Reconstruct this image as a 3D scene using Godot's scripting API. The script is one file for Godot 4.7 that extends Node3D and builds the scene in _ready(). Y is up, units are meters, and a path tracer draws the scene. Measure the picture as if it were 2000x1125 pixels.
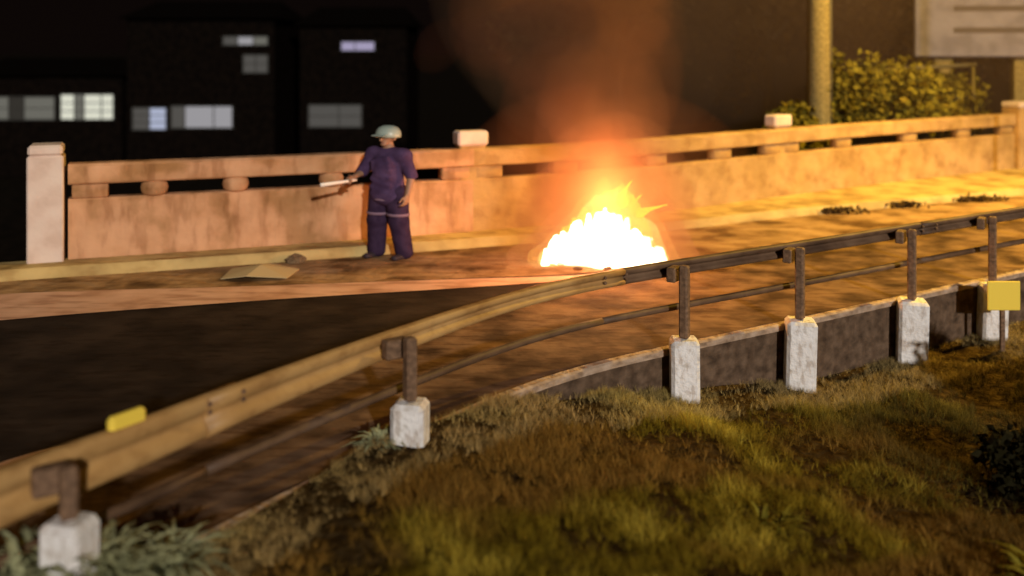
extends Node3D
# Night on a raised road: a heap burns on the carriageway between a curved parapet wall and a guardrail.
# Plan coordinates below are (x, distance in front of the camera); world z is minus that distance.

var rng := RandomNumberGenerator.new()
var used := {}
var M := {}

const GUARD := [[-9.0, -6.0], [-4.6, 0.6], [-3.1, 3.35], [-2.38, 4.68], [-2.0, 5.25], [-1.53, 6.0], [-0.73, 7.14], [0.0, 8.05], [0.68, 8.68], [1.55, 9.28], [3.14, 10.3], [6.29, 12.36], [10.5, 15.0], [22.0, 22.0]]
const WALL := [[-20.0, 7.0], [-9.0, 11.1], [-6.0, 12.25], [-3.96, 13.0], [-2.1, 13.72], [0.0, 14.6], [1.7, 15.55], [4.45, 17.5], [6.86, 19.2], [11.1, 21.9], [15.0, 24.4], [26.0, 31.0]]
const KERB := [[-20.0, 6.2], [-9.0, 10.5], [-6.0, 11.75], [-4.4, 12.3], [-2.6, 12.95], [0.0, 13.95], [1.6, 14.65], [2.9, 15.3], [4.3, 16.1], [9.1, 18.4], [13.5, 20.6], [26.0, 28.0]]

func _ready() -> void:
	rng.seed = 71
	# camera
	var cam := Camera3D.new()
	cam.name = "camera"
	add_child(cam)
	cam.position = Vector3(0, 2.75, 0)
	var lens := CameraAttributesPhysical.new()
	lens.frustum_near = 0.1
	lens.frustum_far = 900.0
	lens.frustum_focal_length = 50.0
	lens.frustum_focus_distance = 9.2
	lens.exposure_aperture = 0.75
	cam.attributes = lens
	cam.set_frustum(0.0573, Vector2(0, -0.02405), 0.1, 900.0)
	cam.current = true
	# sky and air
	var env := Environment.new()
	var sm := ProceduralSkyMaterial.new()
	sm.sky_top_color = Color(0.055, 0.034, 0.028)
	sm.sky_horizon_color = Color(0.062, 0.037, 0.029)
	sm.ground_bottom_color = Color(0.05, 0.035, 0.03)
	sm.ground_horizon_color = Color(0.062, 0.037, 0.029)
	sm.sun_angle_max = 1.0
	var sky := Sky.new()
	sky.sky_material = sm
	env.background_mode = Environment.BG_SKY
	env.sky = sky
	env.background_energy_multiplier = 0.7
	env.tonemap_mode = Environment.TONE_MAPPER_LINEAR
	env.tonemap_exposure = 1.0
	env.volumetric_fog_enabled = true
	env.volumetric_fog_density = 0.0
	env.sdfgi_enabled = true
	env.ssao_enabled = true
	env.ssil_enabled = true
	var we := WorldEnvironment.new()
	we.name = "world_environment"
	we.environment = env
	add_child(we)
	# low pale light from behind the camera
	var sun := DirectionalLight3D.new()
	sun.name = "low_pale_light"
	sun.light_energy = 0.74
	sun.light_color = Color(1.0, 0.95, 0.89)
	sun.light_angular_distance = 1.5
	sun.shadow_enabled = true
	add_child(sun)
	sun.look_at_from_position(Vector3.ZERO, Vector3(-0.28, -0.30, -0.92), Vector3.UP)

	materials()
	setting()
	parapet()
	guardrail()
	far_houses()
	behind_wall()
	fire()
	people()
	verge_plants()
	litter()
	street_lamps()
	smoke()

# ---------------------------------------------------------------- helpers

func numbered(called: String, where: Node) -> String:
	var key := str(where.get_instance_id()) + called
	var n: int = used.get(key, 0)
	used[key] = n + 1
	return called if n == 0 else "%s_%03d" % [called, n]

func tag(o: Node, label := "", category := "", group := "", kind := "") -> Node:
	if label: o.set_meta("label", label)
	if category: o.set_meta("category", category)
	if group: o.set_meta("group", group)
	if kind: o.set_meta("kind", kind)
	return o

func thing(called: String, at: Vector3, label: String, category: String, group := "", turn := 0.0) -> Node3D:
	var o := Node3D.new()
	o.name = numbered(called, self)
	add_child(o)
	o.position = at
	o.rotation.y = turn
	tag(o, label, category, group)
	return o

func put(mesh: Mesh, called: String, m: Material, parent: Node = self) -> MeshInstance3D:
	var o := MeshInstance3D.new()
	o.name = numbered(called, parent)
	o.mesh = mesh
	o.material_override = m
	parent.add_child(o, true)
	return o

func begin(smooth := false) -> SurfaceTool:
	var s := SurfaceTool.new()
	s.begin(Mesh.PRIMITIVE_TRIANGLES)
	s.set_smooth_group(0 if smooth else 4294967295)
	return s

func build(s: SurfaceTool, called: String, m: Material, parent: Node = self) -> MeshInstance3D:
	s.generate_normals()
	return put(s.commit(), called, m, parent)

func tri(s: SurfaceTool, a: Vector3, b: Vector3, c: Vector3) -> void:
	s.add_vertex(a); s.add_vertex(b); s.add_vertex(c)

func quad(s: SurfaceTool, a: Vector3, b: Vector3, c: Vector3, d: Vector3) -> void:
	tri(s, a, b, c)
	tri(s, a, c, d)

# a box with chamfered edges; pts are given clockwise seen from outside
func bx(s: SurfaceTool, at: Vector3, size: Vector3, c := 0.01, basis := Basis()) -> void:
	var h := size / 2.0
	c = minf(c, minf(h.x, minf(h.y, h.z)) * 0.9)
	var t := Transform3D(basis, at)
	var ax := [Vector3.RIGHT, Vector3.UP, Vector3.BACK]
	for i in 3:
		var u: Vector3 = ax[(i + 1) % 3]
		var v: Vector3 = ax[(i + 2) % 3]
		for sg: float in [-1.0, 1.0]:
			var n: Vector3 = ax[i] * (h[i] * sg)
			var hu: float = h[(i + 1) % 3] - c
			var hv: float = h[(i + 2) % 3] - c
			var q := [n - u * hu - v * hv, n + u * hu - v * hv, n + u * hu + v * hv, n - u * hu + v * hv]
			if sg > 0: q.reverse()
			quad(s, t * q[0], t * q[1], t * q[2], t * q[3])
	for i in 3:
		var j := (i + 1) % 3
		var k := (i + 2) % 3
		for a: float in [-1.0, 1.0]:
			for b: float in [-1.0, 1.0]:
				var p1 := Vector3.ZERO
				p1[i] = h[i] * a; p1[j] = (h[j] - c) * b
				var p2 := Vector3.ZERO
				p2[i] = (h[i] - c) * a; p2[j] = h[j] * b
				var e := Vector3.ZERO
				e[k] = h[k] - c
				if a * b > 0: quad(s, t * (p1 - e), t * (p1 + e), t * (p2 + e), t * (p2 - e))
				else: quad(s, t * (p2 - e), t * (p2 + e), t * (p1 + e), t * (p1 - e))
	for a: float in [-1.0, 1.0]:
		for b: float in [-1.0, 1.0]:
			for d: float in [-1.0, 1.0]:
				var p := Vector3(h.x * a, (h.y - c) * b, (h.z - c) * d)
				var q := Vector3((h.x - c) * a, h.y * b, (h.z - c) * d)
				var r := Vector3((h.x - c) * a, (h.y - c) * b, h.z * d)
				if a * b * d > 0: tri(s, t * p, t * r, t * q)
				else: tri(s, t * p, t * q, t * r)

func tube(s: SurfaceTool, pts: Array, radii: Array, seg := 8, caps := true) -> void:
	var rings := []
	var last := Vector3.ZERO
	for i in pts.size():
		var d: Vector3 = (pts[mini(i + 1, pts.size() - 1)] - pts[maxi(i - 1, 0)]).normalized()
		var u := last
		if i == 0:
			u = d.cross(Vector3.RIGHT if absf(d.x) < 0.8 else Vector3.UP).normalized()
		else:
			u = (u - d * u.dot(d)).normalized()
		last = u
		var v := d.cross(u)
		var ring := []
		for k in seg:
			var a := TAU * k / seg
			ring.append(pts[i] + (u * cos(a) + v * sin(a)) * float(radii[i]))
		rings.append(ring)
	for i in rings.size() - 1:
		for k in seg:
			var n := (k + 1) % seg
			quad(s, rings[i][k], rings[i + 1][k], rings[i + 1][n], rings[i][n])
	if caps:
		for k in seg:
			var n := (k + 1) % seg
			tri(s, rings[0][k], rings[0][n], pts[0])
			tri(s, rings[-1][n], rings[-1][k], pts[-1])

func lathe(s: SurfaceTool, prof: Array, seg := 20, at := Vector3.ZERO) -> void:
	for i in prof.size() - 1:
		for k in seg:
			var a := TAU * k / seg
			var b := TAU * (k + 1) / seg
			var p := func(r: Array, t: float) -> Vector3: return at + Vector3(r[0] * cos(t), r[1], r[0] * sin(t))
			var p00: Vector3 = p.call(prof[i], a)
			var p01: Vector3 = p.call(prof[i], b)
			var p10: Vector3 = p.call(prof[i + 1], a)
			var p11: Vector3 = p.call(prof[i + 1], b)
			if prof[i + 1][0] > 1e-5: tri(s, p00, p10, p11)
			if prof[i][0] > 1e-5: tri(s, p00, p11, p01)

# a smooth plan curve through points, as evenly spaced Vector2(x, distance)
func plan(points: Array, step := 0.25) -> PackedVector2Array:
	var dense := PackedVector2Array()
	for i in points.size() - 1:
		var p0 := v2(points[maxi(i - 1, 0)])
		var p1 := v2(points[i])
		var p2 := v2(points[i + 1])
		var p3 := v2(points[mini(i + 2, points.size() - 1)])
		for k in 24:
			dense.append(catmull(p0, p1, p2, p3, k / 24.0))
	dense.append(v2(points[-1]))
	var out := PackedVector2Array([dense[0]])
	var left := step
	for i in range(1, dense.size()):
		var a := dense[i - 1]
		var b := dense[i]
		var l := a.distance_to(b)
		while l >= left:
			a = a.move_toward(b, left)
			out.append(a)
			l -= left
			left = step
		left -= l
	return out

func v2(a) -> Vector2:
	return Vector2(a[0], a[1])

func catmull(p0: Vector2, p1: Vector2, p2: Vector2, p3: Vector2, t: float) -> Vector2:
	return 0.5 * (2.0 * p1 + (p2 - p0) * t + (2.0 * p0 - 5.0 * p1 + 4.0 * p2 - p3) * t * t + (3.0 * p1 - p0 - 3.0 * p2 + p3) * t * t * t)

func normal_at(c: PackedVector2Array, i: int) -> Vector2:   # towards the camera side
	var d := (c[mini(i + 1, c.size() - 1)] - c[maxi(i - 1, 0)]).normalized()
	return Vector2(d.y, -d.x)

func nearest(c: PackedVector2Array, p: Vector2) -> int:
	var best := 0
	for i in c.size():
		if c[i].distance_squared_to(p) < c[best].distance_squared_to(p): best = i
	return best

func at_x(c: PackedVector2Array, x: float) -> int:
	for i in c.size():
		if c[i].x >= x: return i
	return c.size() - 1

func w3(p: Vector2, y := 0.0) -> Vector3:
	return Vector3(p.x, y, -p.y)

func resample(c: PackedVector2Array, n: int) -> PackedVector2Array:
	var out := PackedVector2Array()
	for i in n:
		var f := float(i) / (n - 1) * (c.size() - 1)
		var k := mini(int(f), c.size() - 2)
		out.append(c[k].lerp(c[k + 1], f - k))
	return out

# a closed profile (offset towards the camera, height) swept along a plan curve from i0 to i1
func sweep(s: SurfaceTool, c: PackedVector2Array, i0: int, i1: int, prof: Array, closed := true, depth = null) -> void:
	var rows := []
	for i in range(i0, i1 + 1):
		var n := normal_at(c, i)
		var row := []
		for q in prof:
			var y: float = q[1]
			if depth != null: y = 0.785 - (0.785 - y) * depth.call(i)
			row.append(w3(c[i] + n * float(q[0]), y))
		rows.append(row)
	var m := prof.size()
	for r in rows.size() - 1:
		for k in (m if closed else m - 1):
			var n := (k + 1) % m
			quad(s, rows[r][k], rows[r + 1][k], rows[r + 1][n], rows[r][n])
	if closed and m > 8:   # a folded sheet: its ends are strips between front and back
		var half := m / 2
		for k in half - 1:
			var o := m - 1 - k
			quad(s, rows[0][k], rows[0][k + 1], rows[0][o - 1], rows[0][o])
			quad(s, rows[-1][k], rows[-1][o], rows[-1][o - 1], rows[-1][k + 1])
	elif closed:
		var mid0 := Vector3.ZERO
		var mid1 := Vector3.ZERO
		for k in m:
			mid0 += rows[0][k] / m
			mid1 += rows[-1][k] / m
		for k in m:
			var n := (k + 1) % m
			tri(s, rows[0][n], mid0, rows[0][k])
			tri(s, rows[-1][k], mid1, rows[-1][n])

# a sheet between two plan curves; high(x, distance, t, s) gives its height
func loft(s: SurfaceTool, a: PackedVector2Array, b: PackedVector2Array, n: int, m: int, high: Callable, pow_ := 1.0) -> void:
	var A := resample(a, n)
	var B := resample(b, n)
	var rows := []
	for i in n:
		var row := []
		for j in m:
			var f := pow(float(j) / (m - 1), pow_)
			var p := A[i].lerp(B[i], f)
			row.append(w3(p, high.call(p, float(i) / (n - 1), f)))
		rows.append(row)
	for i in n - 1:
		for j in m - 1:
			quad(s, rows[i][j], rows[i][j + 1], rows[i + 1][j + 1], rows[i + 1][j])

func noise(freq: float, octaves := 4, sd := 1) -> FastNoiseLite:
	var f := FastNoiseLite.new()
	f.seed = sd
	f.noise_type = FastNoiseLite.TYPE_SIMPLEX_SMOOTH
	f.frequency = freq
	f.fractal_octaves = octaves
	return f

func noise_tex(freq: float, stops: Array, sd := 1, octaves := 5) -> NoiseTexture2D:
	var t := NoiseTexture2D.new()
	t.width = 512; t.height = 512
	t.seamless = true
	t.noise = noise(freq, octaves, sd)
	var g := Gradient.new()
	var off := PackedFloat32Array()
	var col := PackedColorArray()
	for q in stops:
		off.append(q[0])
		col.append(Color(q[1], q[2], q[3]).linear_to_srgb())
	g.offsets = off
	g.colors = col
	t.color_ramp = g
	return t

func grey_tex(freq: float, lo: float, hi: float, sd := 5) -> NoiseTexture2D:
	var t := NoiseTexture2D.new()
	t.width = 512; t.height = 512
	t.seamless = true
	t.noise = noise(freq, 5, sd)
	var g := Gradient.new()
	g.offsets = PackedFloat32Array([0.25, 0.75])
	g.colors = PackedColorArray([Color(lo, lo, lo), Color(hi, hi, hi)])
	t.color_ramp = g
	return t

func surf(key: String, stops: Array, freq: float, tile: float, rough: float, relief := 0.0, sd := 1, spec := 0.4) -> StandardMaterial3D:
	var m := StandardMaterial3D.new()
	m.resource_name = key
	m.albedo_texture = noise_tex(freq, stops, sd)
	m.uv1_triplanar = true
	m.uv1_world_triplanar = true
	m.uv1_scale = Vector3.ONE / tile
	m.roughness = rough
	m.metallic_specular = spec
	if relief > 0:
		m.heightmap_enabled = true
		m.heightmap_texture = M["relief"]
		m.heightmap_scale = relief
	M[key] = m
	return m

func grime(m: StandardMaterial3D, scale: Vector3) -> void:   # a second, streaky layer of dirt over a surface
	m.detail_enabled = true
	m.detail_albedo = M["dirt"]
	m.detail_blend_mode = BaseMaterial3D.BLEND_MODE_MUL
	m.detail_uv_layer = BaseMaterial3D.DETAIL_UV_2
	m.uv2_triplanar = true
	m.uv2_world_triplanar = true
	m.uv2_scale = scale

func plain(key: String, r: float, g: float, b: float, rough := 0.8, metal := 0.0) -> StandardMaterial3D:
	var m := StandardMaterial3D.new()
	m.resource_name = key
	m.albedo_color = Color(r, g, b).linear_to_srgb()
	m.roughness = rough
	m.metallic = metal
	M[key] = m
	return m

func glow(key: String, r: float, g: float, b: float, energy: float, alpha := 1.0) -> StandardMaterial3D:
	var m := StandardMaterial3D.new()
	m.resource_name = key
	m.albedo_color = Color(0.02, 0.02, 0.02, alpha)
	if alpha < 1.0: m.transparency = BaseMaterial3D.TRANSPARENCY_ALPHA
	m.roughness = 0.9
	m.emission_enabled = true
	m.emission = Color(r, g, b).linear_to_srgb()
	m.emission_energy_multiplier = energy
	M[key] = m
	return m

# ---------------------------------------------------------------- materials

func materials() -> void:
	M["relief"] = grey_tex(0.03, 0.0, 1.0, 9)
	surf("asphalt", [[0.2, 0.016, 0.011, 0.009], [0.5, 0.026, 0.018, 0.014], [0.8, 0.040, 0.028, 0.022]], 0.012, 5.2, 0.8, 0.25, 3, 0.25)
	surf("shoulder", [[0.2, 0.14, 0.08, 0.035], [0.45, 0.32, 0.20, 0.10], [0.8, 0.46, 0.30, 0.16]], 0.008, 4.1, 0.9, 1.0, 4, 0.2)
	surf("lit_paving", [[0.2, 0.07, 0.042, 0.025], [0.5, 0.15, 0.092, 0.055], [0.8, 0.24, 0.15, 0.09]], 0.009, 3.3, 0.85, 0.3, 27, 0.2)  # brown of the lit right-hand road, light mixed into the colour
	surf("walkway", [[0.2, 0.36, 0.25, 0.10], [0.5, 0.56, 0.41, 0.17], [0.8, 0.64, 0.48, 0.21]], 0.008, 3.7, 0.85, 0.6, 12, 0.3)
	surf("line_paint", [[0.2, 0.54, 0.31, 0.21], [0.45, 0.70, 0.43, 0.31], [0.8, 0.78, 0.50, 0.38]], 0.008, 3.9, 0.7, 0.2, 6)
	surf("wall_render", [[0.2, 0.38, 0.235, 0.085], [0.45, 0.50, 0.315, 0.125], [0.7, 0.56, 0.36, 0.16]], 0.008, 3.6, 0.85, 0.8, 7, 0.3)
	surf("wall_pink_lit", [[0.25, 0.36, 0.19, 0.08], [0.45, 0.58, 0.315, 0.165], [0.7, 0.68, 0.39, 0.22]], 0.008, 3.6, 0.85, 0.6, 7, 0.3)  # left section's copy of the wall colour, with salmon light put in
	surf("pillar_paint", [[0.2, 0.60, 0.46, 0.39], [0.5, 0.70, 0.56, 0.49], [0.8, 0.74, 0.62, 0.55]], 0.01, 2.4, 0.8, 0.2, 8)
	surf("edge_concrete", [[0.2, 0.22, 0.15, 0.10], [0.5, 0.40, 0.29, 0.21], [0.8, 0.52, 0.40, 0.31]], 0.02, 1.5, 0.9, 1.0, 10)
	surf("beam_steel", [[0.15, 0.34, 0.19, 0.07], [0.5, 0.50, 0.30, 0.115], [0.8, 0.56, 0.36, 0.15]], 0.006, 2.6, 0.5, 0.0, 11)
	surf("beam_shaded_rust", [[0.2, 0.07, 0.04, 0.025], [0.5, 0.13, 0.078, 0.048], [0.8, 0.19, 0.12, 0.075]], 0.006, 2.4, 0.6, 0.0, 11)  # dark tone stands for unlit beam sections; the rusty lower rail shares it
	surf("post_steel", [[0.2, 0.11, 0.066, 0.04], [0.6, 0.20, 0.12, 0.073], [0.85, 0.27, 0.165, 0.10]], 0.02, 0.6, 0.75, 0.3, 13)
	surf("slab_face_shaded", [[0.2, 0.06, 0.038, 0.024], [0.5, 0.12, 0.078, 0.05], [0.8, 0.17, 0.112, 0.075]], 0.02, 1.5, 0.95, 1.0, 10)  # darker copy of the edge concrete, its shadow put into the colour
	surf("white_paint", [[0.12, 0.62, 0.60, 0.58], [0.3, 0.84, 0.85, 0.88], [0.8, 0.88, 0.89, 0.93]], 0.012, 0.8, 0.7, 0.4, 14)
	surf("earth", [[0.2, 0.020, 0.012, 0.005], [0.5, 0.045, 0.028, 0.011], [0.8, 0.075, 0.05, 0.02]], 0.02, 1.7, 1.0, 2.0, 15, 0.1)
	surf("dark_land", [[0.3, 0.008, 0.006, 0.004], [0.7, 0.016, 0.012, 0.008]], 0.02, 9.0, 1.0, 0.0, 16, 0.1)
	surf("bank_soil", [[0.3, 0.03, 0.022, 0.01], [0.7, 0.06, 0.045, 0.02]], 0.02, 3.0, 1.0, 1.0, 17, 0.1)
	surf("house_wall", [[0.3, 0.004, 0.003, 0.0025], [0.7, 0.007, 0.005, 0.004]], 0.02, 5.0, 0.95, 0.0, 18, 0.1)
	M["dirt"] = noise_tex(0.02, [[0.2, 0.66, 0.60, 0.55], [0.42, 0.93, 0.92, 0.91], [0.7, 1.0, 1.0, 1.0]], 41)
	grime(M.wall_render, Vector3(0.22, 0.2, 0.22))
	grime(M.wall_pink_lit, Vector3(0.42, 0.11, 0.42))
	grime(M.walkway, Vector3(0.16, 0.3, 0.5))
	grime(M.shoulder, Vector3(0.12, 0.3, 0.45))
	grime(M.line_paint, Vector3(0.1, 0.3, 0.4))
	grime(M.beam_steel, Vector3(0.5, 0.7, 0.5))
	grime(M.beam_shaded_rust, Vector3(0.6, 0.9, 0.6))
	grime(M.white_paint, Vector3(1.2, 0.5, 1.2))
	grime(M.lit_paving, Vector3(0.2, 0.3, 0.7))
	grime(M.asphalt, Vector3(0.22, 0.3, 0.6))
	grime(M.slab_face_shaded, Vector3(0.8, 0.2, 0.8))
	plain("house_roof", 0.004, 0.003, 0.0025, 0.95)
	M.house_wall.metallic_specular = 0.0
	M.house_roof.metallic_specular = 0.0
	plain("house_frame", 0.03, 0.03, 0.028, 0.8)
	surf("pole_concrete", [[0.2, 0.18, 0.14, 0.05], [0.5, 0.30, 0.235, 0.09], [0.8, 0.38, 0.30, 0.12]], 0.02, 0.8, 0.9, 0.8, 19)
	surf("board", [[0.2, 0.19, 0.18, 0.24], [0.5, 0.25, 0.24, 0.32], [0.8, 0.28, 0.27, 0.36]], 0.008, 3.0, 0.7, 0.0, 20)
	plain("board_print", 0.10, 0.085, 0.09, 0.8)
	plain("pipe_steel", 0.15, 0.13, 0.07, 0.5, 0.2)
	surf("bark", [[0.2, 0.02, 0.014, 0.008], [0.7, 0.06, 0.045, 0.025]], 0.03, 0.7, 1.0, 2.0, 21)
	for q in [["leaf_olive", 0.15, 0.125, 0.018], ["leaf_dark", 0.018, 0.016, 0.007], ["leaf_pale", 0.36, 0.38, 0.22], ["leaf_brown", 0.085, 0.052, 0.022], ["leaf_yellow", 0.24, 0.205, 0.028]]:
		var m := plain(q[0], q[1], q[2], q[3], 0.75)
		m.vertex_color_use_as_albedo = true
		m.metallic_specular = 0.12
		m.backlight_enabled = true
		m.backlight = Color(0.35, 0.35, 0.35)
	var g := plain("grass_blade", 1, 1, 1, 0.85)
	g.vertex_color_use_as_albedo = true
	g.metallic_specular = 0.2
	plain("char", 0.012, 0.009, 0.007, 0.95)
	plain("rubber", 0.015, 0.014, 0.014, 0.8)
	glow("flame_core", 1.0, 0.80, 0.50, 14.0)
	glow("flame_yellow", 1.0, 0.62, 0.045, 2.3, 0.9)
	glow("flame_pale_veil", 1.0, 0.66, 0.16, 2.2, 0.4)
	glow("flame_veil", 1.0, 0.42, 0.07, 1.3, 0.22)
	glow("flame_thin_veil", 1.0, 0.32, 0.09, 1.0, 0.10)
	glow("flame_orange", 1.0, 0.36, 0.07, 1.25, 0.55)
	plain("reflector_yellow", 0.95, 0.72, 0.10, 0.3)
	plain("skin", 0.34, 0.19, 0.12, 0.6)
	surf("shirt_cloth", [[0.3, 0.060, 0.036, 0.088], [0.7, 0.10, 0.062, 0.14]], 0.008, 0.9, 0.95, 0.0, 23, 0.1)
	surf("trouser_cloth", [[0.3, 0.034, 0.020, 0.046], [0.7, 0.056, 0.034, 0.072]], 0.008, 0.9, 0.95, 0.0, 24, 0.1)
	plain("hem_cloth", 0.24, 0.15, 0.22, 0.9)
	plain("shoe", 0.03, 0.02, 0.03, 0.7)
	plain("helmet_shell", 0.36, 0.44, 0.40, 0.35)
	plain("eye", 0.02, 0.015, 0.012, 0.3)
	plain("lip", 0.22, 0.09, 0.07, 0.6)
	plain("white_plastic", 0.85, 0.8, 0.74, 0.5)
	plain("card", 0.50, 0.38, 0.20, 0.95)
	surf("stone", [[0.2, 0.10, 0.065, 0.035], [0.7, 0.27, 0.18, 0.10]], 0.03, 0.4, 0.95, 0.8, 25)
	plain("lamp_metal", 0.18, 0.18, 0.18, 0.5, 0.6)
	glow("lamp_lens", 1.0, 0.62, 0.2, 4.0)
	glow("pane_cream", 0.80, 0.80, 0.66, 0.85)
	glow("pane_dim_cream", 0.80, 0.78, 0.66, 0.16)
	glow("pane_blue", 0.62, 0.68, 0.9, 0.62)
	glow("pane_grey", 0.72, 0.70, 0.74, 0.42)
	glow("pane_faint", 0.70, 0.66, 0.60, 0.10)
	glow("pane_violet", 0.62, 0.55, 0.82, 0.55)

# ---------------------------------------------------------------- setting

var guard: PackedVector2Array
var wall: PackedVector2Array
var kerb: PackedVector2Array

func verge_level(x: float) -> float:
	var t := [[-9.0, 0.25], [-3.0, 0.26], [-2.1, 0.22], [-1.8, 0.0], [-1.4, 0.04], [-0.9, 0.12], [-0.3, 0.04], [0.6, -0.2], [1.6, -0.40], [3.2, -0.60], [4.6, -0.60], [9.0, -0.5], [30.0, -0.5]]
	for i in t.size() - 1:
		if x <= t[i + 1][0]:
			return lerpf(t[i][1], t[i + 1][1], smoothstep(t[i][0], t[i + 1][0], x))
	return -0.5

var bumps := FastNoiseLite.new()
var verge_far := PackedVector2Array()
var verge_near := PackedVector2Array()

func verge_height(p: Vector2, t: float, f: float) -> float:
	var x0: float = verge_near[clampi(int(t * (verge_near.size() - 1)), 0, verge_near.size() - 1)].x
	var out := verge_level(x0) * (1.0 - smoothstep(0.0, 1.0, f) * 0.6) - 0.1 * f
	out += bumps.get_noise_2d(p.x * 9.0, p.y * 9.0) * 0.10 * smoothstep(0.0, 0.06, f)
	if f > 0.93: out -= (f - 0.93) * 70.0
	return out

func setting() -> void:
	guard = plan(GUARD, 0.25)
	wall = plan(WALL, 0.25)
	kerb = plan(KERB, 0.25)
	bumps.seed = 4
	bumps.frequency = 0.1
	# land down below the raised road, out to the horizon
	var s := begin()
	quad(s, Vector3(-900, -5, 300), Vector3(-900, -5, -900), Vector3(900, -5, -900), Vector3(900, -5, 300))
	tag(build(s, "ground", M.dark_land), "dark low ground around the raised road", "", "", "structure")
	# carriageway
	s = begin(true)
	loft(s, wall, guard, 160, 30, func(_p, _t, _f): return 0.0)
	tag(build(s, "road", M.asphalt), "dark asphalt carriageway of the raised road", "", "", "structure")
	# dusty shoulder, from the kerb out to the pale strip
	var inner := PackedVector2Array()
	var strip_far := plan([[-14.0, 7.6], [-7.6, 10.2], [-5.73, 11.1], [-2.9, 11.5], [-0.6, 11.85], [0.6, 12.0], [1.6, 12.3]], 0.2)
	var strip_near := plan([[-14.0, 6.1], [-7.6, 8.9], [-5.14, 10.05], [-2.7, 10.85], [-0.6, 11.4], [0.6, 11.75], [1.6, 12.1]], 0.2)
	inner = plan([[-20.0, 5.0], [-7.6, 10.2], [-5.73, 11.1], [-2.9, 11.5], [-0.6, 11.9], [0.6, 12.1], [1.6, 12.5], [3.2, 13.4], [9.0, 17.0], [26.0, 26.5]], 0.25)
	s = begin(true)
	loft(s, kerb, inner, 140, 10, func(_p, _t, _f): return 0.004)
	tag(build(s, "shoulder", M.shoulder), "dusty hard shoulder between the kerb and the pale strip", "", "", "structure")
	s = begin(true)
	loft(s, strip_far, strip_near, 90, 5, func(_p, _t, _f): return 0.008)
	tag(build(s, "road_marking", M.line_paint), "wide pale painted strip tapering towards the fire", "", "", "structure")
	# lighter sheet on the right: fire and lamp light put into the road colour
	var lit_edge := plan([[-3.6, 5.2], [-2.1, 8.25], [-1.0, 9.8], [0.0, 11.2], [0.7, 12.0], [1.6, 12.4], [3.2, 13.25], [9.0, 16.85], [26.0, 26.2]], 0.25)
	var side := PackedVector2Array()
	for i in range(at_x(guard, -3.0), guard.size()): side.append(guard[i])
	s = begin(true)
	loft(s, lit_edge, side, 130, 12, func(_p, _t, _f): return 0.004)
	tag(build(s, "lit_paving", M.lit_paving), "right part of the road behind the guardrail, brown with painted firelight", "", "", "structure")
	# worn edge line along the guardrail side
	s = begin(true)
	var el_a := plan([[-5.2, 3.2], [-3.55, 6.35], [-3.0, 7.0]], 0.2)
	var el_b := plan([[-5.05, 3.1], [-3.38, 6.25], [-2.9, 6.88]], 0.2)
	loft(s, el_a, el_b, 30, 3, func(_p, _t, _f): return 0.004)
	tag(build(s, "edge_line", M.line_paint), "short worn edge line near the guardrail", "", "", "structure")
	# raised walkway with its kerb at the foot of the wall
	s = begin(true)
	loft(s, wall, kerb, 160, 6, func(_p, _t, _f): return 0.13)
	sweep(s, kerb, 0, kerb.size() - 1, [[0.0, 0.13], [0.03, 0.10], [0.05, -0.02]], false)
	tag(build(s, "walkway", M.walkway), "narrow raised walkway along the foot of the parapet", "", "", "structure")
	# concrete edge of the road slab below the guardrail
	s = begin()
	sweep(s, guard, 8, guard.size() - 1, [[0.09, -0.037], [-0.1, -0.037], [-0.1, -1.0], [0.09, -1.0]])
	tag(build(s, "road_slab_face", M.slab_face_shaded), "face of the road slab under the guardrail, coloured as in shadow", "", "", "structure")
	s = begin()
	sweep(s, guard, 8, guard.size() - 1, [[0.04, 0.03], [0.04, -0.033], [0.12, -0.033], [0.12, 0.015], [0.105, 0.03]])
	tag(build(s, "road_edge", M.edge_concrete), "pale concrete edge strip of the road slab under the guardrail", "", "", "structure")
	# grassy verge on the camera's side
	for i in guard.size():
		verge_near.append(guard[i] + normal_at(guard, i) * 0.115)
	verge_near = resample(verge_near, 240)
	for i in 240:
		verge_far.append(Vector2(lerpf(-10.0, 34.0, i / 239.0), -9.0))
	s = begin(true)
	loft(s, verge_near, verge_far, 240, 70, verge_height, 1.4)
	tag(build(s, "verge", M.earth), "rough earth verge falling away from the guardrail", "", "", "structure")
	# bank behind the wall
	s = begin(true)
	var back := plan([[-40.0, 40.0], [-10.0, 46.0], [20.0, 60.0], [60.0, 60.0]], 1.0)
	loft(s, back, wall, 80, 40, func(p: Vector2, _t: float, f: float):
		var right := smoothstep(-2.0, 3.0, p.x)
		var away := 1.0 - f
		return lerpf(-0.1 - 5.3 * smoothstep(0.0, 0.22, away), -0.1 - 5.3 * smoothstep(0.5, 1.0, away), right))
	tag(build(s, "bank", M.bank_soil), "dark bank of soil behind the parapet", "", "", "structure")

# ---------------------------------------------------------------- parapet wall

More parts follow.
